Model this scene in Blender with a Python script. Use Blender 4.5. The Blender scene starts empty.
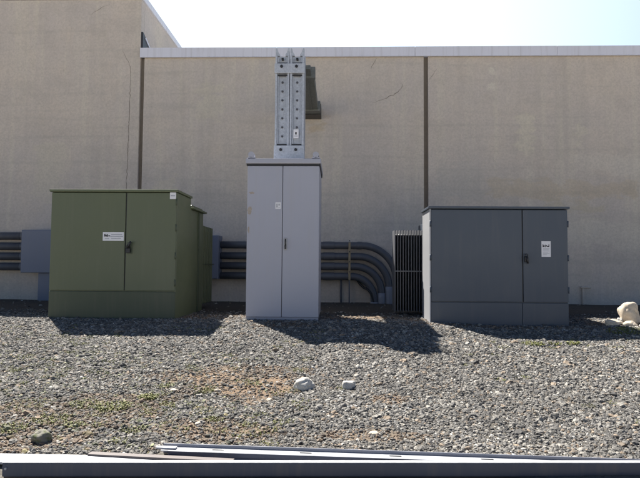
import bpy, bmesh, math, random
import numpy as np
from mathutils import Vector, Matrix, noise
random.seed(7)
S = bpy.context.scene
COL = S.collection
rad = math.radians

# ------------------------------------------------------------------ materials
def mat(name):
    m = bpy.data.materials.new(name); m.use_nodes = True
    nt = m.node_tree; nt.nodes.clear()
    out = nt.nodes.new('ShaderNodeOutputMaterial')
    b = nt.nodes.new('ShaderNodeBsdfPrincipled')
    nt.links.new(b.outputs[0], out.inputs[0])
    return m, nt, b
def N(nt, kind, **kw):
    n = nt.nodes.new(kind)
    for k, v in kw.items():
        if k in n.inputs: n.inputs[k].default_value = v
        else: setattr(n, k, v)
    return n
def coords(nt, scale=(1,1,1), loc=(0,0,0)):
    g = nt.nodes.new('ShaderNodeNewGeometry')
    m = nt.nodes.new('ShaderNodeMapping')
    m.inputs['Scale'].default_value = scale; m.inputs['Location'].default_value = loc
    nt.links.new(g.outputs['Position'], m.inputs[0])
    return m.outputs[0]
def noise_tex(nt, vec, scale, detail=5, rough=.55):
    n = nt.nodes.new('ShaderNodeTexNoise')
    n.inputs['Scale'].default_value = scale; n.inputs['Detail'].default_value = detail
    n.inputs['Roughness'].default_value = rough
    nt.links.new(vec, n.inputs['Vector'])
    return n.outputs['Fac']
def ramp(nt, fac, stops):
    r = nt.nodes.new('ShaderNodeValToRGB')
    e = r.color_ramp.elements
    while len(e) < len(stops): e.new(.5)
    for el, (p, c) in zip(e, stops):
        el.position = p; el.color = c if len(c) == 4 else (*c, 1)
    nt.links.new(fac, r.inputs[0])
    return r.outputs[0]
def mix(nt, fac, a, b, mode='MIX'):
    m = nt.nodes.new('ShaderNodeMix'); m.data_type = 'RGBA'; m.blend_type = mode
    for sock, v in ((m.inputs[0], fac), (m.inputs[6], a), (m.inputs[7], b)):
        if hasattr(v, 'links'): nt.links.new(v, sock)
        elif isinstance(v, (int, float)): sock.default_value = v
        else: sock.default_value = (*v, 1) if len(v) == 3 else v
    return m.outputs[2]
def math_n(nt, op, a, b=0.0):
    m = nt.nodes.new('ShaderNodeMath'); m.operation = op; m.use_clamp = op in ('MULTIPLY', 'ADD')
    for sock, v in ((m.inputs[0], a), (m.inputs[1], b)):
        if hasattr(v, 'links'): nt.links.new(v, sock)
        else: sock.default_value = v
    return m.outputs[0]
def bump(nt, b, h, strength, dist):
    n = nt.nodes.new('ShaderNodeBump')
    n.inputs['Strength'].default_value = strength; n.inputs['Distance'].default_value = dist
    nt.links.new(h, n.inputs['Height']); nt.links.new(n.outputs[0], b.inputs['Normal'])
def grey(v): return (v, v, v, 1)

def paint(name, c, rough=.5, var=.12, metal=0.0, dirt=(.22, .19, .15), dirt_amt=.10, wave=.4):
    m, nt, b = mat(name)
    v = coords(nt)
    big = noise_tex(nt, v, 1.7, 6, .6)
    col = mix(nt, big, tuple(x*(1-var) for x in c), tuple(min(1, x*(1+var)) for x in c))
    streak = noise_tex(nt, coords(nt, (14, 14, .9)), 1.0, 5, .6)
    fine = noise_tex(nt, v, 38, 4, .6)
    d = math_n(nt, 'MULTIPLY', ramp(nt, streak, [(.52, grey(0)), (.75, grey(1))]), dirt_amt*2)
    col = mix(nt, d, col, dirt)
    spots = ramp(nt, fine, [(.66, grey(0)), (.74, grey(dirt_amt))])
    col = mix(nt, spots, col, dirt)
    nt.links.new(col, b.inputs['Base Color'])
    rr = ramp(nt, big, [(.3, grey(rough-.07)), (.7, grey(min(1, rough+.1)))])
    nt.links.new(rr, b.inputs['Roughness'])
    b.inputs['Metallic'].default_value = metal
    h = math_n(nt, 'ADD', math_n(nt, 'MULTIPLY', noise_tex(nt, v, 1.3, 2), .9), math_n(nt, 'MULTIPLY', noise_tex(nt, v, 160, 2), .02))
    bump(nt, b, h, wave, .012)
    return m

def rect_mask(nt, x0, x1, z0, z1, soft, wob):
    """soft-edged patch on the wall in world metres, its edge broken up by noise"""
    v = coords(nt)
    s = nt.nodes.new('ShaderNodeSeparateXYZ')
    n = noise_tex(nt, coords(nt, (1, 1, 2.2)), 2.3, 7, .7)
    off = math_n(nt, 'SUBTRACT', n, .5)
    nt.links.new(v, s.inputs[0])
    def edge(sock, lo, hi):
        c, h = (lo+hi)/2, (hi-lo)/2
        a = nt.nodes.new('ShaderNodeMath'); a.operation = 'SUBTRACT'; nt.links.new(sock, a.inputs[0]); a.inputs[1].default_value = c
        ab = nt.nodes.new('ShaderNodeMath'); ab.operation = 'ABSOLUTE'; nt.links.new(a.outputs[0], ab.inputs[0])
        ma = nt.nodes.new('ShaderNodeMath'); ma.operation = 'MULTIPLY_ADD'
        nt.links.new(off, ma.inputs[0]); ma.inputs[1].default_value = wob; nt.links.new(ab.outputs[0], ma.inputs[2])
        mr = nt.nodes.new('ShaderNodeMapRange'); mr.interpolation_type = 'SMOOTHSTEP'
        nt.links.new(ma.outputs[0], mr.inputs[0])
        mr.inputs[1].default_value = h; mr.inputs[2].default_value = h - soft; mr.inputs[3].default_value = 0; mr.inputs[4].default_value = 1
        return mr.outputs[0]
    return math_n(nt, 'MULTIPLY', edge(s.outputs[0], x0, x1), edge(s.outputs[2], z0, z1))

def wall_material():
    m, nt, b = mat('painted concrete')
    v = coords(nt)
    base = (.62, .54, .465); tan = (.645, .55, .45); cool = (.555, .495, .45)
    big = noise_tex(nt, v, .55, 6, .6)
    col = mix(nt, ramp(nt, big, [(.35, grey(0)), (.65, grey(1))]), cool, base)
    mid = noise_tex(nt, coords(nt, (1, 1, .7), (3, 0, 5)), 1.6, 8, .65)
    col = mix(nt, ramp(nt, mid, [(.5, grey(0)), (.72, grey(.55))]), col, tan)
    # vertical run-down streaks below the coping
    st = noise_tex(nt, coords(nt, (5, 1, .22)), 1.0, 7, .62)
    col = mix(nt, ramp(nt, st, [(.50, grey(0)), (.68, grey(.5))]), col, (.68, .62, .50))
    st2 = noise_tex(nt, coords(nt, (3.1, 1, .16), (9, 0, 0)), 1.0, 7, .62)
    col = mix(nt, ramp(nt, st2, [(.50, grey(0)), (.70, grey(.26))]), col, (.38, .345, .31))
    # horizontal form lines, visible in the lower part of the paint
    fl = noise_tex(nt, coords(nt, (.35, 1, 7)), 1.0, 4, .5)
    col = mix(nt, ramp(nt, fl, [(.55, grey(0)), (.75, grey(.4))]), col, (.42, .39, .345))
    # repainted and peeled patches on the right hand panel
    for (x0, x1, z0, z1, c, amt) in ((3.3, 6.6, 2.25, 2.75, (.57, .465, .335), .5), (4.4, 7.0, 1.2, 1.9, (.68, .62, .52), .45), (5.2, 6.9, 2.75, 3.3, (.68, .62, .53), .4), (3.3, 7.2, 2.35, 2.5, (.50, .42, .32), .4), (3.6, 6.8, .9, 1.1, (.45, .41, .36), .35), (3.9, 5.9, 1.9, 2.2, (.54, .47, .35), .6),
                                     (3.9, 4.35, 3.3, 4.2, (.70, .64, .49), .45), (5.1, 5.45, 3.3, 4.1, (.70, .64, .50), .4),
                                     (3.3, 3.5, 4.7, 5.3, (.74, .69, .57), .6), (2.15, 3.2, 2.2, 3.1, (.50, .465, .42), .5),
                                     (-3.2, -2.5, 3.9, 4.9, (.63, .57, .45), .5), (-1.45, -.85, 1.6, 3.1, (.60, .51, .38), .5),
                                     (-.65, -.2, 3.75, 4.12, (.50, .38, .24), .5), (-6.8, -6.0, 2.2, 3.6, (.62, .56, .45), .5),
                                     (-4.1, -3.5, 2.3, 2.8, (.66, .58, .46), .5)):
        k = math_n(nt, 'MULTIPLY', rect_mask(nt, x0, x1, z0, z1, .14, 1.1), amt)
        col = mix(nt, k, col, c)
    blot = noise_tex(nt, coords(nt, (1, 1, 1.4), (2, 0, 7)), 1.9, 8, .62)
    col = mix(nt, ramp(nt, blot, [(.34, grey(.24)), (.48, grey(0))]), col, (.42, .375, .33))
    col = mix(nt, ramp(nt, blot, [(.56, grey(0)), (.72, grey(.26))]), col, (.70, .62, .54))
    fine = noise_tex(nt, v, 26, 6, .7)
    col = mix(nt, ramp(nt, fine, [(.35, grey(.35)), (.6, grey(0))]), col, (.33, .30, .26))
    pits = noise_tex(nt, v, 9, 3, .6)
    col = mix(nt, ramp(nt, pits, [(.70, grey(0)), (.735, grey(.5))]), col, (.36, .32, .28))
    nt.links.new(col, b.inputs['Base Color'])
    b.inputs['Roughness'].default_value = .9
    h = math_n(nt, 'ADD', math_n(nt, 'MULTIPLY', noise_tex(nt, coords(nt, (1, 1, 2)), 3.5, 6), .6), math_n(nt, 'MULTIPLY', fine, .35))
    bump(nt, b, h, .5, .012)
    return m

def plain(name, c, rough=.7, metal=0.0, var=.25, scale=9):
    m, nt, b = mat(name)
    n = noise_tex(nt, coords(nt), scale, 6, .6)
    nt.links.new(mix(nt, n, tuple(x*(1-var) for x in c), tuple(min(1, x*(1+var)) for x in c)), b.inputs['Base Color'])
    b.inputs['Roughness'].default_value = rough; b.inputs['Metallic'].default_value = metal
    bump(nt, b, noise_tex(nt, coords(nt), scale*6, 4), .25, .004)
    return m

def galvanised(name, c, rough=.5, metal=.6):
    m, nt, b = mat(name)
    vo = nt.nodes.new('ShaderNodeTexVoronoi'); vo.inputs['Scale'].default_value = 45
    nt.links.new(coords(nt), vo.inputs['Vector'])
    sep = nt.nodes.new('ShaderNodeSeparateColor'); nt.links.new(vo.outputs['Color'], sep.inputs[0])
    col = mix(nt, sep.outputs[0], tuple(x*.88 for x in c), tuple(min(1, x*1.1) for x in c))
    st = noise_tex(nt, coords(nt, (9, 9, 2)), 1.0, 6, .6)
    col = mix(nt, ramp(nt, st, [(.5, grey(0)), (.75, grey(.4))]), col, tuple(x*.6 for x in c))
    nt.links.new(col, b.inputs['Base Color'])
    b.inputs['Roughness'].default_value = rough; b.inputs['Metallic'].default_value = metal
    bump(nt, b, noise_tex(nt, coords(nt), 6, 3), .15, .006)
    return m

M = {}
M['wall'] = wall_material()
M['joint'] = plain('dark joint sealant', (.19, .16, .13), .9)
M['crack'] = plain('crack grime', (.27, .235, .20), .95)  # the cracks' own darker colour
M['coping'] = paint('coping sheet metal', (.70, .70, .77), .45, .06, .0, dirt_amt=.12)
M['roof'] = plain('roof membrane', (.30, .30, .30), .9)
M['flash'] = plain('black flashing', (.03, .03, .035), .5)
M['green'] = paint('olive green enamel', (.106, .124, .068), .42, .10, dirt=(.16, .16, .10), dirt_amt=.10)
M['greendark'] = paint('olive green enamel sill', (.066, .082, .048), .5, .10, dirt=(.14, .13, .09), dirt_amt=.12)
M['slate'] = paint('slate grey enamel', (.062, .077, .102), .42, .08, dirt=(.15, .15, .15), dirt_amt=.08)
M['slatesunlit'] = paint('sunlit side enamel', (.36, .365, .38), .5, .06, dirt_amt=.08)  # paler slate: sun on the left side put into its colour
M['fin'] = paint('radiator grey enamel', (.115, .12, .135), .45, .08)
M['lav'] = paint('pale grey enamel', (.375, .385, .45), .4, .05, dirt=(.36, .33, .30), dirt_amt=.07)
M['lavdark'] = paint('pale grey enamel trim', (.30, .30, .35), .45, .06)
M['rust'] = plain('tan rust stain', (.37, .325, .285), .9, var=.35, scale=30)
M['black'] = plain('black hardware', (.018, .018, .02), .45, .0, .3, 30)
M['steel'] = galvanised('dull steel hardware', (.30, .30, .31), .4, .8)
M['steeldk'] = galvanised('dark bolt steel', (.10, .10, .11), .5, .5)
M['white'] = plain('white sticker', (.74, .74, .77), .5, var=.05)
M['ink'] = plain('black ink', (.03, .03, .035), .6)
M['inkgrey'] = plain('grey ink', (.40, .41, .45), .6)
M['galv'] = galvanised('galvanised bus duct', (.46, .49, .54), .5, .25)
M['galvdk'] = galvanised('dark grey duct casing', (.17, .18, .17), .6, .2)  # darker grey than the upright channels
M['conduit'] = paint('grey conduit', (.095, .10, .115), .5, .10, dirt=(.2, .19, .18), dirt_amt=.12)
M['sleeve'] = paint('pale conduit sleeve', (.24, .25, .29), .5, .08)
M['box'] = paint('blue grey pull box', (.165, .185, .245), .45, .07, dirt_amt=.06)
M['strut'] = plain('weathered tan strut', (.34, .27, .17), .85, var=.3, scale=20)
M['beam'] = paint('navy grey beam steel', (.062, .072, .105), .45, .1, .1)
M['rail'] = galvanised('galvanised rail', (.42, .43, .46), .5, .15)
M['bare'] = paint('weathered brown grey strip', (.15, .13, .128), .7, .15)

# ------------------------------------------------------------------ mesh helpers
class MB:
    """collects boxes, tubes and plates in world metres and links them as one mesh object"""
    def __init__(s): s.bm = bmesh.new()
    def box(s, x0, x1, y0, y1, z0, z1, bev=0.0, seg=2):
        t = bmesh.new()
        bmesh.ops.create_cube(t, size=1)
        for v in t.verts:
            v.co = Vector(((x0+x1)/2 + v.co.x*(x1-x0), (y0+y1)/2 + v.co.y*(y1-y0), (z0+z1)/2 + v.co.z*(z1-z0)))
        if bev: bmesh.ops.bevel(t, geom=t.edges[:], offset=bev, segments=seg, affect='EDGES', profile=.6)
        s.merge(t); return s
    def merge(s, t, mx=None):
        if mx is not None: bmesh.ops.transform(t, matrix=mx, verts=t.verts)
        me = bpy.data.meshes.new('tmp'); t.to_mesh(me); t.free(); s.bm.from_mesh(me); bpy.data.meshes.remove(me)
    def prism(s, pts, axis, a, b, bev=0.0):
        """polygon (2D pts) swept along 'x','y' or 'z' from a to b"""
        t = bmesh.new()
        mk = {'x': lambda p, q: Vector((q, p[0], p[1])), 'y': lambda p, q: Vector((p[0], q, p[1])), 'z': lambda p, q: Vector((p[0], p[1], q))}[axis]
        va = [t.verts.new(mk(p, a)) for p in pts]; vb = [t.verts.new(mk(p, b)) for p in pts]
        t.faces.new(va); t.faces.new(vb[::-1])
        n = len(pts)
        for i in range(n): t.faces.new((va[i], vb[i], vb[(i+1) % n], va[(i+1) % n]))
        bmesh.ops.recalc_face_normals(t, faces=t.faces)
        if bev: bmesh.ops.bevel(t, geom=t.edges[:], offset=bev, segments=2, affect='EDGES', profile=.6)
        s.merge(t); return s
    def tube(s, pts, r, seg=16, cap=True):
        pts = [Vector(p) for p in pts]; t = bmesh.new(); rings = []
        up = Vector((0, 1, 0)) if abs((pts[1]-pts[0]).normalized().y) < .9 else Vector((0, 0, 1))
        for i, p in enumerate(pts):
            d = (pts[min(i+1, len(pts)-1)] - pts[max(i-1, 0)]).normalized()
            u = d.cross(up).normalized(); w = u.cross(d)
            rings.append([t.verts.new(p + (u*math.cos(2*math.pi*k/seg) + w*math.sin(2*math.pi*k/seg))*r) for k in range(seg)])
        for i in range(len(rings)-1):
            for k in range(seg):
                f = t.faces.new((rings[i][k], rings[i][(k+1) % seg], rings[i+1][(k+1) % seg], rings[i+1][k])); f.smooth = True
        if cap: t.faces.new(rings[0]); t.faces.new(rings[-1][::-1])
        bmesh.ops.recalc_face_normals(t, faces=t.faces)
        s.merge(t); return s
    def hexbolt(s, x, y, z, r, h):
        t = bmesh.new(); bmesh.ops.create_cone(t, cap_ends=True, segments=6, radius1=r, radius2=r*.92, depth=h)
        s.merge(t, Matrix.Translation((x, y, z)) @ Matrix.Rotation(rad(90), 4, 'X')); return s
    def build(s, name, m, parent=None):
        me = bpy.data.meshes.new(name)
        base = parent_world(parent)
        bmesh.ops.translate(s.bm, vec=-base, verts=s.bm.verts)
        s.bm.to_mesh(me); s.bm.free()
        me.materials.append(m)
        o = bpy.data.objects.new(name, me); COL.objects.link(o)
        if parent: o.parent = parent
        return o
def parent_world(p):
    v = Vector((0, 0, 0))
    while p is not None: v += p.location; p = p.parent
    return v
def tag(o, label=None, cat=None, group=None, kind=None):
    if label: o['label'] = label
    if cat: o['category'] = cat
    if group: o['group'] = group
    if kind: o['kind'] = kind
    return o
def thing(name, loc, label, cat, group=None):
    o = bpy.data.objects.new(name, None); COL.objects.link(o); o.location = loc; o.empty_display_size = .2
    return tag(o, label, cat, group)
def recenter(o, loc):
    """move the origin of a one-mesh thing to its base"""
    o.data.transform(Matrix.Translation(-Vector(loc))); o.location = loc; return o
def bx(name, m, parent, *a, **k): return MB().box(*a, **k).build(name, m, parent)

# ------------------------------------------------------------------ ground
def sm(t): t = max(0, min(1, t)); return t*t*(3-2*t)
def gz(x, y):
    d = 7.75 - y
    if d <= -.25: z = 0.0
    elif d < .25: z = -.1*(d+.25)**2
    else: z = -.1*d
    z = max(z, -.1*8.8 - .01*max(0, -1-y)) if y > -1.05 else -.88
    fade = sm((7.9-y)/.7) if y > 3 else 1
    z += fade*(.022*noise.noise(Vector((x*.9, y*.9, 3))) + .012*noise.noise(Vector((x*2.7, y*2.7, 8))))
    if y > 8: z += .012*sm((y-8)/.5)*noise.noise(Vector((x*1.2, y*1.2, 1)))
    z -= .045*sm((x-1.0)/1.5)*sm((4.0-x)/.6)*sm((8.6-y)/.5)*sm((y-6.2)/1.2)
    return z
def axis(lo, hi, step, far):
    a = list(np.arange(lo, hi+1e-6, step)); out = []; d = step
    p = hi; up = []
    while p < far: d *= 1.5; p += d; up.append(p)
    p = lo; d = step; dn = []
    while p > -far: d *= 1.5; p -= d; dn.append(p)
    return dn[::-1] + a + up
def ground_material():
    m, nt, b = mat('gritty soil')
    v = coords(nt)
    n1 = noise_tex(nt, v, 1.3, 8, .65); n2 = noise_tex(nt, v, 30, 6, .7)
    col = mix(nt, n2, (.045, .041, .036), (.17, .155, .13))
    brown = mix(nt, n2, (.095, .060, .036), (.26, .175, .105))
    s = nt.nodes.new('ShaderNodeAttribute'); s.attribute_name = 'dirt'; s.attribute_type = 'GEOMETRY'
    f = math_n(nt, 'MULTIPLY', s.outputs['Fac'], ramp(nt, n1, [(.3, grey(.5)), (.6, grey(1))]))
    col = mix(nt, f, col, brown)
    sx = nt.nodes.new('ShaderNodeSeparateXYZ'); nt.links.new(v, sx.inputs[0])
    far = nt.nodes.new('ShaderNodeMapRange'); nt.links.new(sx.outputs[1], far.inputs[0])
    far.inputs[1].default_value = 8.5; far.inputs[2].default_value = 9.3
    col = mix(nt, far.outputs[0], col, mix(nt, n2, (.022, .019, .016), (.075, .062, .05)))      # soil colour darkened along the wall to deepen its shade
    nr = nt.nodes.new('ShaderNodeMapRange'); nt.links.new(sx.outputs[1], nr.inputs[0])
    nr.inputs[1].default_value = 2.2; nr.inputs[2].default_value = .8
    col = mix(nt, nr.outputs[0], col, mix(nt, n2, (.40, .36, .30), (.58, .53, .46)))      # soil lightened behind the camera, added to bounce light onto the wall
    nt.links.new(col, b.inputs['Base Color']); b.inputs['Roughness'].default_value = .95
    vo = nt.nodes.new('ShaderNodeTexVoronoi'); vo.inputs['Scale'].default_value = 36; nt.links.new(v, vo.inputs['Vector'])
    bump(nt, b, math_n(nt, 'ADD', vo.outputs['Distance'], n2), .8, .02)
    return m
DIRT = [(-.85, 5.0, .55, .36, 1), (-1.35, 5.1, .35, .2, .6), (-2.2, 4.15, .9, .28, .35), (-1.7, 4.5, .6, .15, .4), (-.8, 3.95, .35, .2, .6), (.48, 4.6, .12, .1, .6), (.3, 3.9, .35, .07, .6),
        (-.7, 7.55, .35, .16, .8), (-1.9, 8.3, .6, .3, 1), (.3, 8.4, .6, .25, 1), (1.3, 8.15, .25, .2, .8), (2.4, 7.7, 1.2, .1, .6), (4.2, 7.9, .7, .2, .6), (-2.2, 3.7, .5, .15, .5)]
def dirt(x, y):
    v = 0
    n = noise.noise(Vector((x*2.2, y*3.0, 5)))*.9 + noise.noise(Vector((x*6, y*7, 9)))*.35
    for cx, cy, rx, ry, a in DIRT:
        d = math.hypot((x-cx)/rx, (y-cy)/ry)
        v = max(v, a*sm(1.6-d-n*.8))
    return v
xs = axis(-7.5, 7.5, .06, 160); ys = axis(2.0, 12.1, .06, 160)
verts = [(x, y, gz(x, y)) for y in ys for x in xs]
w = len(xs)
faces = [(j*w+i, j*w+i+1, (j+1)*w+i+1, (j+1)*w+i) for j in range(len(ys)-1) for i in range(w-1)]
me = bpy.data.meshes.new('ground'); me.from_pydata(verts, [], faces); me.update()
at = me.attributes.new('dirt', 'FLOAT', 'POINT')
at.data.foreach_set('value', [dirt(x, y) if abs(x) < 8 and 1.5 < y < 12.5 else 0.0 for (x, y, z) in verts])
me.polygons.foreach_set('use_smooth', [True]*len(faces))
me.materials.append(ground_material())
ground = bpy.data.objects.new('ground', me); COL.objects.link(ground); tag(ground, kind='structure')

# ---- the crushed stone lying on it: points carrying tint, size and turn; stones by geometry nodes
def stone_material():
    m, nt, b = mat('crushed stone')
    a = nt.nodes.new('ShaderNodeAttribute'); a.attribute_type = 'INSTANCER'; a.attribute_name = 'tint'
    n = noise_tex(nt, coords(nt), 70, 4, .6)
    col = mix(nt, math_n(nt, 'MULTIPLY', n, .8), a.outputs['Color'], (.10, .095, .09))
    nt.links.new(col, b.inputs['Base Color']); b.inputs['Roughness'].default_value = .82
    bump(nt, b, n, .4, .004)
    return m
def make_gravel():
    rng = np.random.default_rng(11)
    P, T, SC, RO = [], [], [], []
    def scatter(x0, x1, y0, y1, dens, size):
        n = int((x1-x0)*(y1-y0)*dens)
        xs_ = rng.uniform(x0, x1, n); ys_ = rng.uniform(y0, y1, n)
        for x, y in zip(xs_, ys_):
            if abs(x) > 1.6 + .70*y + .6: continue
            if (-4.2 < x < -2.4 and 7.93 < y < 10.4) or (-1.28 < x < -.28 and 7.95 < y < 9) or (1.4 < x < 3.3 and 7.95 < y < 9.5): continue
            if 3.05 < y < (3.49 if x < -1.15 else 3.635-.042*(x+1.13)): continue
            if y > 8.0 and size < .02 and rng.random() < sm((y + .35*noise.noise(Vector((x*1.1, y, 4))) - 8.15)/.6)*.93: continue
            d = dirt(x, y)
            if rng.random() < d*.72: continue
            s = size*float(np.exp(rng.normal(0, .34)))
            k = rng.random()
            if k < .34: g = rng.uniform(.03, .08); c = (g, g*.99, g*.99)
            elif k < .74: g = rng.uniform(.09, .22); c = (g, g*.96, g*.90)
            elif k < .90: g = rng.uniform(.22, .38); c = (g, g*.95, g*.86)
            elif k < .945 and s < size*1.5: g = rng.uniform(.42, .66); c = (g, g*.97, g*.92)
            else: g = rng.uniform(.17, .35); c = (g, g*.76, g*.54)
            if d > .25 and rng.random() < .55: g = rng.uniform(.06, .25); c = (g, g*.69, g*.45)
            if y < 6 and x < -.6 and rng.random() < .10: c = (c[0]*.9, c[1]*1.0, c[2]*.6)
            q = 1.25 + .45*noise.noise(Vector((x*1.3, y*1.9, 12))) + .25*noise.noise(Vector((x*4, y*5, 2)))
            c = tuple(min(.75, k_*q*w_) for k_, w_ in zip(c, (1.0, .99, .965)))
            P.append((x, y, gz(x, y) + s*rng.uniform(-.12, .3))); T.append((*c, 1))
            SC.append((s*rng.uniform(.8, 1.35), s*rng.uniform(.75, 1.15), s*rng.uniform(.5, .85)))
            RO.append((rng.uniform(-.6, .6), rng.uniform(-.6, .6), rng.uniform(0, 6.28)))
    scatter(-4.6, 4.6, 2.6, 5.2, 5200, .0092)
    scatter(-6.8, 6.8, 5.2, 9.4, 3700, .0108)
    scatter(-9.5, 9.5, 9.4, 11.85, 160, .015)
    scatter(-6, 6, 2.6, 8.5, 22, .017)
    me = bpy.data.meshes.new('gravel'); me.from_pydata(P, [], [])
    c = me.attributes.new('tint', 'FLOAT_COLOR', 'POINT'); c.data.foreach_set('color', np.array(T, dtype=np.float32).ravel())
    s = me.attributes.new('size', 'FLOAT_VECTOR', 'POINT'); s.data.foreach_set('vector', np.array(SC, dtype=np.float32).ravel())
    r = me.attributes.new('turn', 'FLOAT_VECTOR', 'POINT'); r.data.foreach_set('vector', np.array(RO, dtype=np.float32).ravel())
    o = bpy.data.objects.new('gravel', me); COL.objects.link(o)
    ng = bpy.data.node_groups.new('stones', 'GeometryNodeTree')
    ng.interface.new_socket('Geometry', in_out='INPUT', socket_type='NodeSocketGeometry')
    ng.interface.new_socket('Geometry', in_out='OUTPUT', socket_type='NodeSocketGeometry')
    A = ng.nodes.new; K = ng.links.new
    gi = A('NodeGroupInput'); go = A('NodeGroupOutput')
    g2i = A('GeometryNodeGeometryToInstance')
    for v in range(7):
        ico = A('GeometryNodeMeshIcoSphere'); ico.inputs['Radius'].default_value = 1; ico.inputs['Subdivisions'].default_value = 2
        pos = A('GeometryNodeInputPosition'); nz = A('ShaderNodeTexNoise'); nz.noise_dimensions = '4D'
        nz.inputs['W'].default_value = v*3.7; nz.inputs['Scale'].default_value = .9; nz.inputs['Detail'].default_value = 1.5
        K(pos.outputs[0], nz.inputs['Vector'])
        sub = A('ShaderNodeVectorMath'); sub.operation = 'SUBTRACT'; K(nz.outputs['Color'], sub.inputs[0]); sub.inputs[1].default_value = (.5, .5, .5)
        sc = A('ShaderNodeVectorMath'); sc.operation = 'SCALE'; K(sub.outputs[0], sc.inputs[0]); sc.inputs['Scale'].default_value = 1.9
        sp = A('GeometryNodeSetPosition'); K(ico.outputs[0], sp.inputs[0]); K(sc.outputs[0], sp.inputs['Offset'])
        ss = A('GeometryNodeSetShadeSmooth'); ss.inputs['Shade Smooth'].default_value = False; K(sp.outputs[0], ss.inputs[0])
        K(ss.outputs[0], g2i.inputs[0])
    iop = A('GeometryNodeInstanceOnPoints'); K(gi.outputs[0], iop.inputs['Points']); K(g2i.outputs[0], iop.inputs['Instance'])
    iop.inputs['Pick Instance'].default_value = True
    rv = A('FunctionNodeRandomValue'); rv.data_type = 'INT'
    [i for i in rv.inputs if i.name == 'Max' and i.type == 'INT'][0].default_value = 6
    [i for i in rv.inputs if i.name == 'Min' and i.type == 'INT'][0].default_value = 0
    K([x for x in rv.outputs if x.type == 'INT'][0], iop.inputs['Instance Index'])
    def named(n):
        q = A('GeometryNodeInputNamedAttribute'); q.data_type = 'FLOAT_VECTOR'; q.inputs['Name'].default_value = n; return q.outputs['Attribute']
    e2r = A('FunctionNodeEulerToRotation'); K(named('turn'), e2r.inputs[0]); K(e2r.outputs[0], iop.inputs['Rotation'])
    K(named('size'), iop.inputs['Scale'])
    smn = A('GeometryNodeSetMaterial'); smn.inputs['Material'].default_value = stone_material()
    K(iop.outputs[0], smn.inputs[0]); K(smn.outputs[0], go.inputs[0])
    md = o.modifiers.new('stones', 'NODES'); md.node_group = ng
    me.materials.append(smn.inputs['Material'].default_value)
    tag(o, 'grey crushed stone gravel covering the sloping ground', 'gravel', kind='stuff')
make_gravel()

# ---- weeds and moss between the stones
def make_weeds():
    rng = random.Random(4)
    m, nt, b = mat('weed leaf')
    col = mix(nt, noise_tex(nt, coords(nt), 9, 3), (.10, .125, .03), (.25, .24, .08))
    nt.links.new(col, b.inputs['Base Color']); b.inputs['Roughness'].default_value = .7
    bm = bmesh.new()
    def tuft(x, y, r, n, h):
        n = int(n*2.2); r *= 1.2; h *= .85
        for _ in range(n):
            a = rng.uniform(0, 6.28); q = r*math.sqrt(rng.random())
            px, py = x+math.cos(a)*q, y+math.sin(a)*q*.8
            pz = gz(px, py)+.004
            yaw = rng.uniform(0, 6.28); L = h*rng.uniform(.5, 1.2); w_ = L*rng.uniform(.10, .24)
            d = Vector((math.cos(yaw), math.sin(yaw), 0)); s_ = Vector((-d.y, d.x, 0)); lean = rng.uniform(.4, 1.5)
            p0 = Vector((px, py, pz)); p1 = p0 + d*L*.4*lean*.7 + Vector((0, 0, L*.6)); p2 = p0 + d*L*lean*.8 + Vector((0, 0, L*(.95-.3*lean)))
            v = [bm.verts.new(p) for p in (p0-s_*w_*.4, p0+s_*w_*.4, p1+s_*w_, p1-s_*w_, p2)]
            bm.faces.new(v[:4]); bm.faces.new((v[3], v[2], v[4]))
    for (x, y, r, n, h) in ((-1.565, 4.55, .07, 60, .04), (-1.76, 4.31, .12, 110, .035), (-2.01, 4.37, .12, 90, .03), (-2.13, 4.05, .12, 80, .03),
                            (-2.31, 3.86, .10, 70, .03), (-2.45, 4.35, .15, 60, .025), (-1.13, 4.72, .07, 45, .03), (2.62, 6.63, .06, 14, .06), (2.84, 6.64, .07, 16, .07),
                            (2.35, 6.6, .12, 60, .045), (3.9, 7.35, .25, 260, .04), (-1.5, 4.85, .08, 40, .03), (-1.9, 3.95, .07, 40, .03), (-1.35, 4.4, .06, 30, .03),
                            (4.4, 7.2, .3, 220, .04), (4.9, 7.3, .35, 220, .04), (-.9, 4.1, .06, 30, .03), (-1.45, 3.9, .08, 40, .03)):
        tuft(x, y, r, n, h)
    for _ in range(260):
        x, y = rng.uniform(-4.5, -.2), rng.uniform(3.6, 7.3)
        if noise.noise(Vector((x*.8, y*.8, 2))) > -.12: tuft(x, y, .06, 13, .026)
    for _ in range(120):
        x, y = rng.uniform(-.3, 5), rng.uniform(3.8, 7.2)
        if noise.noise(Vector((x*.8, y*.8, 2))) > .1: tuft(x, y, .05, 12, .025)
    me = bpy.data.meshes.new('weeds'); bm.to_mesh(me); bm.free(); me.materials.append(m)
    o = bpy.data.objects.new('weeds', me); COL.objects.link(o)
    tag(o, 'low green weeds scattered between the gravel stones', 'weeds', kind='stuff')
make_weeds()

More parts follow.
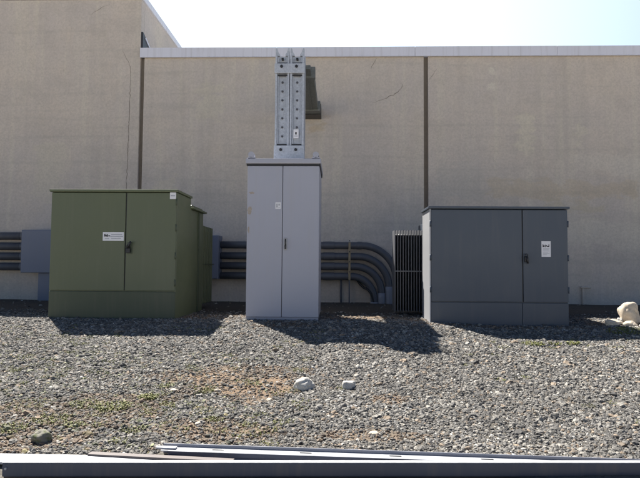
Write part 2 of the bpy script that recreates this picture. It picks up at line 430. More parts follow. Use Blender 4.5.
# ------------------------------------------------------------------ buildings
WY = 11.9
def crack(parent, pts, w0, seed):
    rng = random.Random(seed); P = []
    for (a, b_) in zip(pts[:-1], pts[1:]):
        n = max(2, int(math.dist(a, b_)/.05))
        for i in range(n): P.append((a[0]+(b_[0]-a[0])*i/n + rng.uniform(-.012, .012), a[1]+(b_[1]-a[1])*i/n + rng.uniform(-.012, .012)))
    P.append(pts[-1])
    bm = bmesh.new(); prev = None; base = parent_world(parent)
    for i, p in enumerate(P):
        d = Vector((P[min(i+1, len(P)-1)][0]-P[max(i-1, 0)][0], P[min(i+1, len(P)-1)][1]-P[max(i-1, 0)][1])).normalized()
        t = w0*(.35+.65*math.sin(math.pi*min(1, (i+.4)/len(P))))*rng.uniform(.5, 1.2)
        a = bm.verts.new(Vector((p[0]-d.y*t, WY-.003, p[1]+d.x*t))-base); c = bm.verts.new(Vector((p[0]+d.y*t, WY-.003, p[1]-d.x*t))-base)
        if prev: bm.faces.new((prev[0], prev[1], c, a))
        prev = (a, c)
    me = bpy.data.meshes.new('crack'); bm.to_mesh(me); bm.free(); me.materials.append(M['crack'])
    o = bpy.data.objects.new('crack', me); COL.objects.link(o); o.parent = parent
low = thing('low_building', (4.8, WY, 0), 'low flat-roofed building with beige concrete wall and pale metal coping behind the cabinets', 'building')
for a, b_ in ((-4.345, 1.918), (2.012, 11.0), (11.095, 19.0)):
    bx('wall_panel', M['wall'], low, a, b_, WY, WY+.22, -.3, 5.46, bev=.012)
for x in (-4.39, 1.965, 11.0475):
    bx('expansion_joint', M['joint'], low, x-.0445, x+.0445, WY+.07, WY+.2, -.3, 5.455)
bx('roof', M['roof'], low, -4.3, 19, WY+.23, 45, 5.2, 5.42)
cx = [-4.43, -1.35, 1.718, 4.82, 7.9, 11, 14, 17, 19]
for a, b_ in zip(cx[:-1], cx[1:]):
    c = MB().prism([(WY-.06, 5.445), (WY-.045, 5.445), (WY-.045, 5.64), (WY+.33, 5.64), (WY+.33, 5.50), (WY+.345, 5.50), (WY+.345, 5.655), (WY-.06, 5.655)], 'x', a+.003, b_-.003)
    c.prism([(WY-.06, 5.447), (WY-.072, 5.437), (WY-.06, 5.43), (WY-.045, 5.442)], 'x', a+.003, b_-.003)
    c.build('coping', M['coping'], low)
crack(low, [(.78, 4.40), (1.051, 4.507), (1.289, 4.612), (1.435, 4.742), (1.454, 4.83)], .008, 1)
crack(low, [(.739, 5.163), (.80, 5.29), (.874, 5.42)], .006, 2)
crack(low, [(2.05, 4.95), (2.13, 5.05), (2.2, 5.16)], .005, 5)
tall = thing('tall_building', (-8.4, WY, 0), 'taller beige concrete building at left with a long vertical crack near its corner', 'building')
bx('wall', M['wall'], tall, -18, -4.435, WY, WY+.22, -.3, 6.80, bev=.012)
bx('side_wall', M['wall'], tall, -4.66, -4.437, WY+.222, 40, -.3, 6.80)
bx('roof', M['roof'], tall, -18, -4.67, WY+.23, 40, 6.4, 6.62)
bx('coping', M['coping'], tall, -18, -4.40, WY-.05, WY+.3, 6.805, 6.95, bev=.006)
bx('coping', M['coping'], tall, -4.72, -4.40, WY+.302, 40, 6.805, 6.95, bev=.006)
f = MB().prism([(WY+.01, 5.66), (WY+.9, 5.66), (WY+.5, 5.80), (WY+.12, 6.02), (WY+.01, 6.05)], 'x', -4.435, -4.39)
f.build('flashing', M['flash'], tall)
MB().prism([(WY+.12, 5.95), (WY+.17, 5.98), (WY+.95, 5.67), (WY+.86, 5.66)], 'x', -4.434, -4.375).build('flashing_strip', M['coping'], tall)
crack(tall, [(-4.846, 5.621), (-4.765, 5.469), (-4.661, 5.239), (-4.652, 4.85), (-4.66, 4.235), (-4.672, 3.171), (-4.69, 2.4), (-4.70, 1.5)], .0075, 3)
crack(tall, [(-5.6, 6.45), (-5.35, 6.62), (-5.2, 6.66)], .005, 4)

# ------------------------------------------------------------------ cabinet furniture
def sticker(parent, x0, x1, z0, z1, y, lines, blobs):
    """paper label with printing standing 1 mm proud; lines and blobs as fractions of the label (u0,u1,v0,v1)"""
    s = bx('label_plate', M['white'], parent, x0, x1, y-.003, y+.002, z0, z1)
    W, H = x1-x0, z1-z0
    for items, m in ((lines, M['inkgrey']), (blobs, M['ink'])):
        if not items: continue
        p = MB()
        for (a, b_, c, d) in items: p.box(x0+a*W, x0+b_*W, y-.0045, y-.003, z0+c*H, z0+d*H)
        p.build('print', m, s)
def hinge(parent, x, y, z, m, r=.013, h=.10):
    return MB().tube([(x, y, z-h/2), (x, y, z-h*.02), (x, y, z+h*.02), (x, y, z+h/2)], r, 10).build('hinge', m, parent)

# ---- green transformer
GX0, GX1, GY = -4.235, -2.35, 7.9
g = thing('electrical_transformer', ((GX0+GX1)/2, 8.8, 0), 'olive green padmount transformer cabinet with wide white label and black padlocked handle', 'transformer')
bx('body', M['green'], g, GX0+.004, GX1-.002, GY+.03, 8.69, -.05, 1.865, bev=.012)
bx('lid', M['green'], g, GX0-.018, GX1+.018, GY-.022, 8.70, 1.868, 1.905, bev=.008)
gl = bx('door', M['green'], g, GX0+.01, -3.112, GY, GY+.027, .412, 1.856, bev=.008)
gr = bx('door', M['green'], g, -3.096, GX1-.008, GY, GY+.027, .412, 1.856, bev=.008)
bx('door_seam', M['black'], g, -3.111, -3.097, GY+.016, GY+.029, .413, 1.855)
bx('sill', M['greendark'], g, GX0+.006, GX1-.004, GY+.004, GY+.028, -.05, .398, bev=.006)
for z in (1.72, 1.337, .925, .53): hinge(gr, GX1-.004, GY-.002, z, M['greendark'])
hp = MB().box(-3.075, -3.0, GY-.008, GY-.001, .95, 1.12, bev=.003)
h = hp.build('handle', M['greendark'], gr)
MB().tube([(-3.045, GY-.02, 1.04), (-3.045, GY-.055, 1.04), (-3.02, GY-.06, 1.10), (-3.0, GY-.058, 1.13)], .016, 10).build('lever', M['black'], h)
MB().box(-3.08, -3.015, GY-.05, GY-.02, .965, 1.035, bev=.008).tube([(-3.07, GY-.035, 1.03), (-3.068, GY-.035, 1.075), (-3.048, GY-.035, 1.092), (-3.028, GY-.035, 1.075), (-3.026, GY-.035, 1.03)], .007, 8).build('padlock', M['black'], h)
sticker(gl, -3.442, -3.128, 1.143, 1.272, GY, [(.40, .92, .66, .76), (.36, .96, .46, .54), (.40, .86, .24, .32), (.10, .3, .22, .3)],
        [(.07, .13, .48, .78), (.13, .20, .50, .64), (.18, .24, .46, .74), (.26, .35, .5, .62)])
sticker(gr, -2.455, -2.365, 1.765, 1.862, GY, [(.15, .85, .4, .6)], [])
bx('tank', M['green'], g, GX0+.05, GX1-.012, 8.705, 9.55, -.05, 1.70, bev=.01)
MB().box(GX0+.01, GX1+.045, 8.712, 9.58, 1.703, 1.735, bev=.006).prism([(8.72, 1.737), (9.56, 1.737), (9.5, 1.775), (8.78, 1.775)], 'x', GX0+.06, GX1-.02).build('tank_cover', M['green'], g)
bx('tank_flange', M['greendark'], g, GX1-.011, GX1+.012, 9.17, 9.22, 0, 1.69)
rg = MB()
for i in range(7):
    y = 9.66+i*.115
    rg.box(GX0+.05, GX1-.03, y, y+.03, .10, 1.50, bev=.008)
rg.box(GX0+.06, GX1-.05, 9.56, 10.4, .12, .2, bev=.01).box(GX0+.06, GX1-.05, 9.56, 10.4, 1.40, 1.48, bev=.01)
rg.build('radiator', M['green'], g)
MB().box(GX1-.028, GX1-.006, 9.6, 10.42, .80, .815).build('radiator_bar', M['greendark'], g)

# ---- slate transformer
DX0, DX1, DY = 1.352, 3.332, 7.9
d = thing('electrical_transformer', ((DX0+DX1)/2, 8.8, -.05), 'dark slate grey padmount transformer cabinet with pale sunlit left side and portrait white label', 'transformer')
bx('body', M['slate'], d, DX0+.022, DX1-.002, DY+.03, 8.56, -.12, 1.632, bev=.010)
bx('side_panel', M['slatesunlit'], d, DX0, DX0+.02, DY+.002, 8.56, -.12, 1.634, bev=.004)
bx('lid', M['slate'], d, DX0-.022, DX1+.02, DY-.028, 8.57, 1.637, 1.672, bev=.008)
dl = bx('door', M['slate'], d, DX0+.024, 2.674, DY, DY+.027, .297, 1.624, bev=.007)
dr = bx('door', M['slate'], d, 2.690, DX1-.006, DY, DY+.027, .297, 1.624, bev=.007)
bx('door_seam', M['black'], d, 2.6755, 2.6885, DY+.016, DY+.029, .298, 1.623)
bx('sill', M['slate'], d, DX0+.024, 2.672, DY+.006, DY+.028, -.12, .283, bev=.005)
bx('sill', M['slate'], d, 2.678, DX1-.004, DY+.006, DY+.028, -.12, .283, bev=.005)
for z in (1.42, .93, .47): hinge(dl, DX0+.012, DY-.006, z, M['slate'], .014, .09)
for z in (1.42, .93, .47): hinge(dr, DX1-.002, DY-.002, z, M['slate'], .011, .09)
h = MB().box(2.700, 2.765, DY-.008, DY-.001, .84, .99, bev=.003).build('handle', M['slate'], dr)
MB().tube([(2.715, DY-.01, .94), (2.715, DY-.05, .94), (2.73, DY-.055, .90), (2.735, DY-.055, .85)], .015, 10).build('lever', M['black'], h)
MB().box(2.695, 2.75, DY-.052, DY-.024, .875, .94, bev=.008).tube([(2.703, DY-.038, .935), (2.705, DY-.038, .975), (2.722, DY-.038, .99), (2.739, DY-.038, .975), (2.741, DY-.038, .935)], .006, 8).build('padlock', M['black'], h)
sticker(dr, 2.951, 3.082, .948, 1.172, DY, [(.15, .85, .52, .545), (.15, .8, .44, .465), (.15, .85, .36, .385), (.15, .7, .28, .305), (.15, .85, .20, .225), (.15, .6, .12, .145)],
        [(.12, .20, .62, .80), (.2, .32, .64, .74), (.36, .44, .62, .78), (.5, .58, .66, .76), (.6, .82, .64, .70), (.76, .84, .64, .8)])
bx('tank', M['slate'], d, 1.46, 3.25, 8.575, 9.7, -.12, 1.52, bev=.01)
fb = MB()
for i in range(11):
    x = .962+i*.0445
    fb.box(x, x+.014, 8.97, 9.36, .06, 1.395, bev=.004)
fb.build('radiator', M['fin'], d)
for z in (.16, 1.30): MB().tube([(.975, 9.2, z), (1.2, 9.2, z), (1.3, 9.2, z), (1.5, 9.2, z)], .04, 12).build('header_pipe', M['fin'], d)
bx('radiator_bar', M['fin'], d, .955, 1.43, 8.955, 8.968, .708, .728)

# ---- tall pale cabinet
CX0, CX1, CY = -1.313, -.252, 7.9
c = thing('switchgear_cabinet', ((CX0+CX1)/2, 8.45, 0), 'tall narrow pale grey double door electrical cabinet between the two transformers', 'cabinet')
bx('plinth', M['lavdark'], c, CX0+.012, CX1-.012, CY+.02, 9.0, -.08, .045)
bx('body', M['lav'], c, CX0, CX1, CY+.025, 9.02, .047, 2.262, bev=.008)
cl = bx('door', M['lav'], c, CX0+.003, -.793, CY, CY+.022, .05, 2.258, bev=.006)
cr = bx('door', M['lav'], c, -.785, CX1-.003, CY, CY+.022, .05, 2.258, bev=.006)
bx('door_seam', M['black'], c, -.7925, -.7855, CY+.012, CY+.024, .051, 2.257)
bx('base_trim', M['lavdark'], c, CX0+.002, CX1-.002, CY+.004, CY+.024, -.03, .046)
bx('roof_gasket', M['black'], c, CX0-.012, CX1+.012, CY-.010, 9.03, 2.264, 2.288)
rc = MB().box(CX0-.022, CX1+.022, CY-.035, 9.05, 2.29, 2.365, bev=.012).prism([(CY-.02, 2.366), (9.03, 2.366), (8.6, 2.395), (8.3, 2.395)], 'x', CX0+.01, CX1-.01)
rc.build('roof_cap', M['lav'], c)
for x in (CX0+.055, CX1-.055):
    for y in (CY+.05, 8.95):
        MB().box(x-.055, x+.055, y-.07, y+.045, 2.37, 2.392, bev=.004).tube([(x, y-.07, 2.425), (x, y-.069, 2.425), (x, y+.04, 2.425), (x, y+.041, 2.425)], .045, 16).build('lifting_lug', M['lav'], c)
h = MB().box(-.762, -.718, CY-.008, CY-.001, 1.02, 1.20, bev=.004).build('handle', M['steel'], cr)
MB().box(-.752, -.728, CY-.035, CY-.009, 1.035, 1.10, bev=.006).tube([(-.74, CY-.02, 1.09), (-.74, CY-.045, 1.11), (-.74, CY-.045, 1.16), (-.74, CY-.02, 1.18)], .009, 8).build('lever', M['black'], h)
sticker(cl, -.895, -.815, 1.625, 1.722, CY, [(.15, .45, .2, .8), (.55, .85, .5, .8), (.55, .85, .2, .3)], [])
for (x, z, w_, h_, s_) in ((-1.272, 1.60, .045, .09, 1), (-1.245, 1.86, .05, .025, 2), (-1.285, 1.32, .02, .06, 3)):
    rng = random.Random(s_); bm = bmesh.new()
    vs = [bm.verts.new(Vector((x+math.cos(a)*w_*rng.uniform(.5, 1), CY-.001, z+math.sin(a)*h_*rng.uniform(.5, 1)))) for a in [i*math.pi/9 for i in range(18)]]
    bm.faces.new(vs[::-1]); q = MB(); q.bm.free(); q.bm = bm; q.build('rust_stain', M['rust'], cl)

# ---- bus duct standing on the cabinet and running back to the wall
b = thing('bus_duct', (-.76, 8.75, 2.396), 'galvanised twin channel bus duct rising from the pale cabinet roof', 'bus duct')
for x in (-.884, -.646):
    ch = MB()
    z0, z1 = 2.40, 4.19
    ch.box(x-.098, x+.098, 8.66, 8.69, z0, z1)                       # recessed web
    for s in (-1, 1):
        ch.box(x+s*.098-.016, x+s*.098+.016, 8.60, 9.02, z0, z1+.005, bev=.004)    # outer flanges
        ch.box(x+s*.070-.010, x+s*.070+.010, 8.625, 8.659, z0, z1-.02, bev=.003)   # inner lips
    ch.box(x-.098, x+.098, 8.99, 9.02, z0, z1)
    for s in (-1, 1):                                                # upright prongs at the open top
        ch.prism([(x+s*.112, 4.19), (x+s*.112, 4.315), (x+s*.088, 4.315), (x+s*.068, 4.245), (x+s*.045, 4.215), (x+s*.045, 4.19)], 'y', 8.62, 8.70)
        ch.prism([(x+s*.112, 4.19), (x+s*.112, 4.30), (x+s*.088, 4.30), (x+s*.062, 4.235), (x+s*.04, 4.215), (x+s*.04, 4.19)], 'y', 8.93, 9.0)
    ch.build('channel', M['galv'], b)
    for i in range(7): MB().hexbolt(x, 8.65, 2.88+i*.147, .019, .018).build('bolt', M['steeldk'], b)
    for z in (3.868, 2.735, 4.065): bx('gap_strip', M['black'], b, x-.078, x+.078, 8.618, 8.63, z-.012, z+.012)
    bx('bolt', M['black'], b, x-.018, x+.018, 8.60, 8.66, 4.118, 4.152, bev=.006)
for z0, z1, zb in ((3.892, 4.05, 3.998), (2.40, 2.715, 2.645)):
    jp = MB().box(-1.008, -.522, 8.572, 8.598, z0, z1, bev=.005).build('joint_plate', M['galv'], b)
    for x in (-.895, -.655):
        MB().hexbolt(x, 8.562, zb, .026, .02).build('bolt', M['black'], jp)
sticker(b, -.70, -.615, 2.84, 2.985, 8.622, [(.2, .8, .2, .3)], [(.35, .65, .42, .7)])
run = MB().prism([(9.03, 4.12), (9.03, 4.19), (9.3, 4.24), (9.3, 4.10)], 'x', -.93, -.455).box(-.93, -.405, 9.302, 11.5, 4.09, 4.245, bev=.006)
for x in (-.80, -.53): run.box(x-.012, x+.012, 9.45, 11.28, 4.075, 4.089)
run.build('horizontal_run', M['galvdk'], b)
bx('joint_flange', M['galvdk'], b, -.95, -.412+.03, 9.30, 9.40, 4.065, 4.265, bev=.006)
bx('joint_flange', M['galvdk'], b, -.955, -.355, 11.30, 11.52, 4.06, 4.27, bev=.006)
bx('wall_flange', M['black'], b, -.965, -.345, 11.525, 11.895, 4.04, 4.28, bev=.006)

# ------------------------------------------------------------------ conduits along the wall
PY = 11.72; R = .077
zr = (1.235, 1.0, .785, .57); xr = (1.29, 1.133, .976, .819); rb_ = (.74, .66, .57, .49)
rank = ('topmost', 'second from top', 'third from top', 'lowest')
for i in range(4):
    t = thing('conduit', (-.6, PY, zr[i]), 'dark grey conduit bending to ground, %s of four right of pale cabinet' % rank[i], 'conduit', 'conduits bending down beside the slate transformer')
    r = rb_[i]; pts = [(-2.5, PY, zr[i]), (-1, PY, zr[i]), (xr[i]-r-.2, PY, zr[i])]
    for k in range(13):
        a = k/12*math.pi/2
        pts.append((xr[i]-r+math.sin(a)*r, PY, zr[i]-r+math.cos(a)*r))
    pts += [(xr[i], PY, zr[i]-r-.1), (xr[i], PY, -.12)] if zr[i]-r > .02 else [(xr[i], PY, -.12)]
    MB().tube(pts, R, 18).build('pipe', M['conduit'], t)
    MB().tube([(-.28-.0*i, PY, zr[i]), (-.27, PY, zr[i]), (-.05, PY, zr[i]), (-.04, PY, zr[i])], R+.007, 18).build('coupling', M['conduit'], t)
    xb = xr[i]-r-.1
    if i == 0: MB().tube([(xb, PY, zr[i]), (xb+.01, PY, zr[i]), (xb+.09, PY, zr[i]), (xb+.10, PY, zr[i])], R+.007, 18).build('coupling', M['conduit'], t)
    if i in (1, 2): MB().tube([(xr[i], PY, -.1), (xr[i], PY, -.05), (xr[i], PY, (.36, .36, .22)[i]-.1), (xr[i], PY, (.36, .36, .22)[i])], R+.010, 18).build('sleeve', M['sleeve'], t)
    if i == 3: MB().tube([(xr[i], PY, -.1), (xr[i], PY, -.05), (xr[i], PY, .0), (xr[i], PY, .03)], R+.014, 18).build('sleeve', M['sleeve'], t)
zl = (1.40, 1.175, .955, .73)
for i in range(4):
    t = thing('conduit', (-9, PY, zl[i]), 'dark grey conduit entering left pull box, %s of four' % rank[i], 'conduit', 'conduits entering the left pull box')
    MB().tube([(-13, PY, zl[i]), (-11, PY, zl[i]), (-8, PY, zl[i]), (-6.79, PY, zl[i])], R+.006, 18).build('pipe', M['conduit'], t)
    MB().tube([(-6.9, PY, zl[i]), (-6.89, PY, zl[i]), (-6.82, PY, zl[i]), (-6.805, PY, zl[i])], R+.018, 18).build('locknut', M['conduit'], t)
jb = thing('pull_box', (-6.4, 11.7, 0), 'blue grey metal pull box on the wall left of the green transformer', 'junction box')
bx('enclosure', M['box'], jb, -6.80, -5.85, 11.52, 11.89, .60, 1.53, bev=.01)
bx('cover', M['box'], jb, -6.785, -5.865, 11.508, 11.518, .615, 1.515, bev=.003)
bx('riser_duct', M['box'], jb, -6.45, -5.98, 11.60, 11.885, -.1, .597, bev=.008)
jb = thing('pull_box', (-2.8, 11.7, .5), 'blue grey metal pull box on the wall between green transformer and pale cabinet', 'junction box')
bx('enclosure', M['box'], jb, -3.3, -2.51, 11.50, 11.89, .50, 1.43, bev=.01)
bx('cover', M['box'], jb, -3.285, -2.525, 11.488, 11.498, .515, 1.415, bev=.003)
t = thing('conduit_strut', (.285, 11.62, 0), 'weathered tan strut clamping the four conduits right of the pale cabinet', 'conduit strut')
bx('channel', M['strut'], t, .262, .308, 11.625, 11.655, .50, 1.30, bev=.004)
bx('post', M['conduit'], t, .268, .302, 11.66, 11.69, -.1, .52)
for z in zr: MB().hexbolt(.285, 11.618, z+.1, .014, .014).build('bolt', M['black'], t)
o = MB().tube([(.107, 11.78, -.1), (.107, 11.78, .1), (.107, 11.78, .40), (.107, 11.78, .53)], .022, 10).build('stub_pipe', M['conduit'], None)
recenter(o, (.107, 11.78, 0)); tag(o, 'thin dark stub pipe standing against the wall below the conduits', 'pipe')
o = MB().tube([(.38, 11.8, .55), (.45, 11.79, .50), (.52, 11.76, .40), (.60, 11.72, .33), (.68, 11.68, .29), (.76, 11.66, .20), (.80, 11.66, .05), (.80, 11.66, -.08)], .024, 10).build('cable', M['black'], None)
recenter(o, (.6, 11.72, 0)); tag(o, 'black cable sagging below the lowest conduit bend to the ground', 'cable')
o = MB().tube([(5.3, 11.86, -.1), (5.3, 11.86, .1), (5.3, 11.86, .36), (5.3, 11.86, .40)], .02, 10).tube([(5.25, 11.85, .37), (5.3, 11.85, .37), (5.4, 11.85, .37), (5.46, 11.85, .37)], .02, 10).build('hose_bib', M['wall'], None)
recenter(o, (5.3, 11.86, 0)); tag(o, 'small wall-coloured standpipe against the wall right of the slate transformer', 'standpipe')

# ------------------------------------------------------------------ loose rocks
def rock_material(name, a, b_, moss=None):
    m, nt, b = mat(name)
    v = coords(nt); n = noise_tex(nt, v, 14, 8, .7); n2 = noise_tex(nt, v, 55, 5, .7)
    col = mix(nt, ramp(nt, n, [(.35, grey(0)), (.65, grey(1))]), a, b_)
    col = mix(nt, ramp(nt, n2, [(.55, grey(0)), (.7, grey(.5))]), col, tuple(x*.5 for x in a))
    if moss: col = mix(nt, ramp(nt, noise_tex(nt, v, 20, 4), [(.5, grey(0)), (.62, grey(.8))]), col, moss)
    nt.links.new(col, b.inputs['Base Color']); b.inputs['Roughness'].default_value = .9
    bump(nt, b, math_n(nt, 'ADD', math_n(nt, 'MULTIPLY', n, .6), math_n(nt, 'MULTIPLY', n2, .3)), .8, .02)
    return m
RW = rock_material('pale rock', (.42, .40, .36), (.60, .58, .54)); RT = rock_material('tan sandstone', (.50, .42, .32), (.66, .57, .46))
RG = rock_material('mossy grey rock', (.15, .145, .12), (.24, .23, .19), (.09, .11, .03))
def rock(name, x, y, sx, sy, sz, m, seed, label, rz=0, group=None, shape=None, sink=.25, rough=.22):
    bm = bmesh.new(); bmesh.ops.create_icosphere(bm, subdivisions=4, radius=1)
    for v in bm.verts:
        p = v.co.copy()
        if shape: p = shape(p)
        n = noise.noise(p*1.1 + Vector((seed*5.3, 0, 0)))*rough*1.5 + noise.noise(p*3 + Vector((0, seed*3.1, 0)))*rough*.5 + noise.noise(p*8 + Vector((0, 0, seed)))*rough*.15
        p *= 1+n
        v.co = Vector((p.x*sx, p.y*sy, p.z*sz + sz*(1-sink*2)))
    bmesh.ops.rotate(bm, matrix=Matrix.Rotation(rz, 3, 'Z'), verts=bm.verts)
    me = bpy.data.meshes.new(name); bm.to_mesh(me); bm.free(); me.materials.append(m)
    me.polygons.foreach_set('use_smooth', [True]*len(me.polygons))
    o = bpy.data.objects.new(name, me); COL.objects.link(o); o.location = (x, y, gz(x, y))
    return tag(o, label, 'rock', group)
def blocky(p): return Vector([math.copysign(abs(q)**.55, q) for q in p])*.85
def upright(p): q = blocky(p)*.85 + p*.15; q.x += (-.10 if q.z > 0 else 0)*q.z; q.x *= 1-.16*max(0, q.z); return q
rock('rock', -.28, 4.86, .09, .075, .062, RW, 1, 'rounded white rock on the gravel in front of the pale cabinet')
rock('rock', .115, 4.90, .068, .055, .048, RW, 2, 'angular off-white rock to the right of the rounded white rock', .3, shape=blocky)
rock('rock', -1.985, 3.68, .062, .055, .05, RG, 3, 'mossy grey rock on the gravel in front of the green transformer')
rock('boulder', 4.20, 7.95, .14, .14, .175, RT, 13, 'upright tan boulder beside the slate transformer at the right', shape=upright, sink=.12, rough=.24)
rock('rock', 3.90, 7.80, .12, .08, .052, RT, 5, 'flat tan rock farthest left in the row beside the boulder', .2, 'small rocks around the boulder')
rock('rock', 4.05, 7.92, .05, .045, .055, RW, 6, 'small pale rock on top of the row just left of the boulder', .9, 'small rocks around the boulder')
rock('rock', 4.08, 7.72, .085, .06, .045, RT, 7, 'low tan rock in the row touching the boulder at its left foot', -.3, 'small rocks around the boulder')
rock('rock', 4.25, 7.66, .07, .05, .04, RW, 8, 'pale rock in front of the boulder', .3, 'small rocks around the boulder')
rock('rock', 4.43, 7.74, .09, .06, .045, RT, 9, 'flat tan rock at the right foot of the boulder', .1, 'small rocks around the boulder')
rock('rock', 4.66, 7.95, .06, .05, .04, RT, 10, 'tan rock farthest right beyond the boulder at the photo edge', .6, 'small rocks around the boulder')
for i, (x, y, s) in enumerate(((-1.02, 4.75, .026), (-1.0, 4.02, .024), (-.55, 4.55, .026), (.27, 3.92, .030), (-1.40, 4.72, .026))):
    rock('rock', x, y, s*1.2, s, s*.6, RT, 20+i, ('pale stone lying on the brown dirt patch', 'pale stone just beyond the left end of the slotted rail', 'pale stone below and left of the rounded white rock', 'flat pale stone near the middle of the slotted rail', 'pale stone among the weeds at left')[i], i)

# ------------------------------------------------------------------ steel lengths in the foreground
def bar_frame(p, q):
    """frame whose X runs from p to q on the ground plan"""
    p, q = Vector(p), Vector(q); d = (q-p); L = d.length; d.normalize()
    y = Vector((0, 0, 1)).cross(d).normalized(); z = d.cross(y)
    return L, Matrix(((d.x, y.x, z.x, p.x), (d.y, y.y, z.y, p.y), (d.z, y.z, z.z, p.z), (0, 0, 0, 1)))
def build_local(mb, name, m, parent, mx):
    bmesh.ops.transform(mb.bm, matrix=mx, verts=mb.bm.verts); return mb.build(name, m, parent)
# thick beam along the bottom of the picture: top front edge from (-1.945,3.157) to (1.809,3.339)
L, mx = bar_frame((-1.945, 3.157, -.36), (1.809, 3.339, -.36))
t = thing('steel_beam', (0, 3.26, gz(0, 3.26)), 'navy grey steel beam nearest the camera, spanning the whole bottom of the photo', 'beam')
build_local(MB().box(.012, L+1.2, 0, .045, -.078, 0, bev=.006), 'beam', M['beam'], t, mx)
build_local(MB().box(.02, L+1.2, .006, .040, -.14, -.0785), 'shadow_strip', M['black'], t, mx)  # black strip put in as the shadow below the beam
build_local(MB().box(.010, L+1.2, .002, .043, .0002, .0035), 'sunlit_top', M['rail'], t, mx)  # thin pale sheet, paints the sunlit top onto the navy beam
build_local(MB().hexbolt(.035, -.004, -.030, .008, .008), 'bolt', M['rail'], t, mx)
# slotted rail lying askew behind it
L, mx = bar_frame((-1.11, 3.55, -.375), (1.88, 3.43, -.385))
t = thing('slotted_rail', (.2, 3.56, gz(.2, 3.56)), 'galvanised slotted rail lying askew on the gravel behind the navy beam', 'rail')
W = .085
tr = MB().box(0, L+.5, -.008, 0, -.045, .020, bev=.002)
build_local(tr, 'back_lip', M['sleeve'], t, mx)  # shaded face of the lip, painted greyer than the web
build_local(MB().box(.01, L+.5, -W, -.0085, -.006, 0), 'web', M['rail'], t, mx)
build_local(MB().box(.06, L+.5, -W-.008, -W-.0005, -.065, .001, bev=.002), 'front_flange', M['beam'], t, mx)  # shade on the rail's front put into a darker paint
build_local(MB().box(-.03, .10, -W+.02, -.03, .001, .012, bev=.003), 'end_clip', M['rail'], t, mx)
for k in range(6):
    x = .33+k*.56
    build_local(MB().box(x, x+.075, -.050, -.036, .0005, .002, bev=.0007), 'slot', M['black'], t, mx)
# thin brown-grey strip and a pale flat bar between the two
L, mx = bar_frame((-1.56, 3.50, -.400), (-.62, 3.40, -.394))
o = build_local(MB().box(0, L, -.05, 0, -.014, 0, bev=.003), 'metal_strip', M['bare'], None, mx)
recenter(o, (-.8, 3.46, gz(-.8, 3.46))); tag(o, 'thin brown grey metal strip between navy beam and left end of slotted rail', 'metal strip')
L, mx = bar_frame((-2.6, 3.47, -.412), (.25, 3.465, -.412))
o = build_local(MB().box(0, L, -.15, 0, -.015, 0, bev=.003), 'flat_bar', M['rail'], None, mx)
recenter(o, (-.5, 3.38, gz(-.5, 3.38))); tag(o, 'bright flat metal bar directly behind the navy beam at left', 'flat bar')

# ------------------------------------------------------------------ light
SUN = Vector((-.40, .57, 1)).normalized()
el = math.asin(SUN.z); az = math.atan2(SUN.x, SUN.y)
ld = bpy.data.lights.new('sun', 'SUN'); ld.energy = 5; ld.angle = rad(.53); ld.color = (1, .95, .87)
lo = bpy.data.objects.new('sun', ld); COL.objects.link(lo); lo.rotation_euler = SUN.to_track_quat('Z', 'Y').to_euler(); lo.location = (-6, 9, 15)
wd = bpy.data.worlds.new('World'); S.world = wd; wd.use_nodes = True
nt = wd.node_tree; nt.nodes.clear()
sky = nt.nodes.new('ShaderNodeTexSky'); sky.sky_type = 'NISHITA'; sky.sun_disc = False
sky.sun_elevation = el; sky.sun_rotation = az; sky.air_density = .8; sky.dust_density = 1; sky.ozone_density = 1.0; sky.altitude = 4000
bg = nt.nodes.new('ShaderNodeBackground'); bg.inputs[1].default_value = .05
ow = nt.nodes.new('ShaderNodeOutputWorld'); 
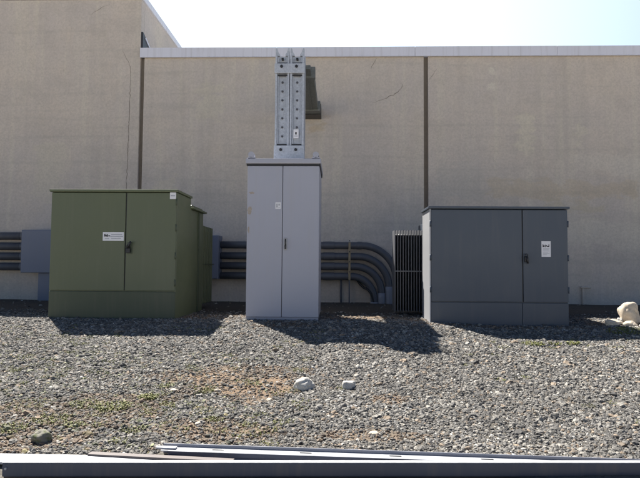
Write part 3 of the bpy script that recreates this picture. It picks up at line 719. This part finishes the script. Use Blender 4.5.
# bright thin haze on the sun's side of the sky, fading with the angle from the sun
tc = nt.nodes.new('ShaderNodeTexCoord'); dp = nt.nodes.new('ShaderNodeVectorMath'); dp.operation = 'DOT_PRODUCT'
nt.links.new(tc.outputs['Generated'], dp.inputs[0]); dp.inputs[1].default_value = Vector((-.45, .70, .40)).normalized()
mr = nt.nodes.new('ShaderNodeMapRange'); mr.interpolation_type = 'SMOOTHSTEP'; nt.links.new(dp.outputs['Value'], mr.inputs[0])
mr.inputs[1].default_value = .0; mr.inputs[2].default_value = .98; mr.inputs[3].default_value = 0; mr.inputs[4].default_value = 1
sz = nt.nodes.new('ShaderNodeSeparateXYZ'); nt.links.new(tc.outputs['Generated'], sz.inputs[0])
me_ = nt.nodes.new('ShaderNodeMapRange'); me_.interpolation_type = 'SMOOTHSTEP'; nt.links.new(sz.outputs[2], me_.inputs[0])
me_.inputs[1].default_value = .48; me_.inputs[2].default_value = .66; me_.inputs[3].default_value = 1; me_.inputs[4].default_value = 0
hz = mix(nt, math_n(nt, 'MULTIPLY', mr.outputs[0], me_.outputs[0]), (0, 0, 0), (8.4, 9.7, 9.8))
nt.links.new(mix(nt, 1.0, sky.outputs[0], hz, 'ADD'), bg.inputs[0]); nt.links.new(bg.outputs[0], ow.inputs[0])

# ------------------------------------------------------------------ camera
cd = bpy.data.cameras.new('camera'); cd.sensor_width = 36; cd.lens = 543/640*36; cd.clip_end = 1000; cd.clip_start = .05
co = bpy.data.objects.new('camera', cd); COL.objects.link(co); co.location = (0, 0, .8)
a, p, r = rad(1.72), rad(2.8), rad(.4)
fw = Vector((-math.sin(a)*math.cos(p), math.cos(a)*math.cos(p), math.sin(p)))
R0 = Vector((math.cos(a), math.sin(a), 0)); U0 = R0.cross(fw)
X = R0*math.cos(r)+U0*math.sin(r); Y = U0*math.cos(r)-R0*math.sin(r); Z = -fw
co.rotation_euler = Matrix((X, Y, Z)).transposed().to_euler()
S.camera = co
vs = S.view_settings; vs.view_transform = 'Standard'; vs.look = 'None'; vs.exposure = 1.36; vs.gamma = 1; vs.use_curve_mapping = False
S.display_settings.display_device = 'sRGB'
S.cycles.max_bounces = 8
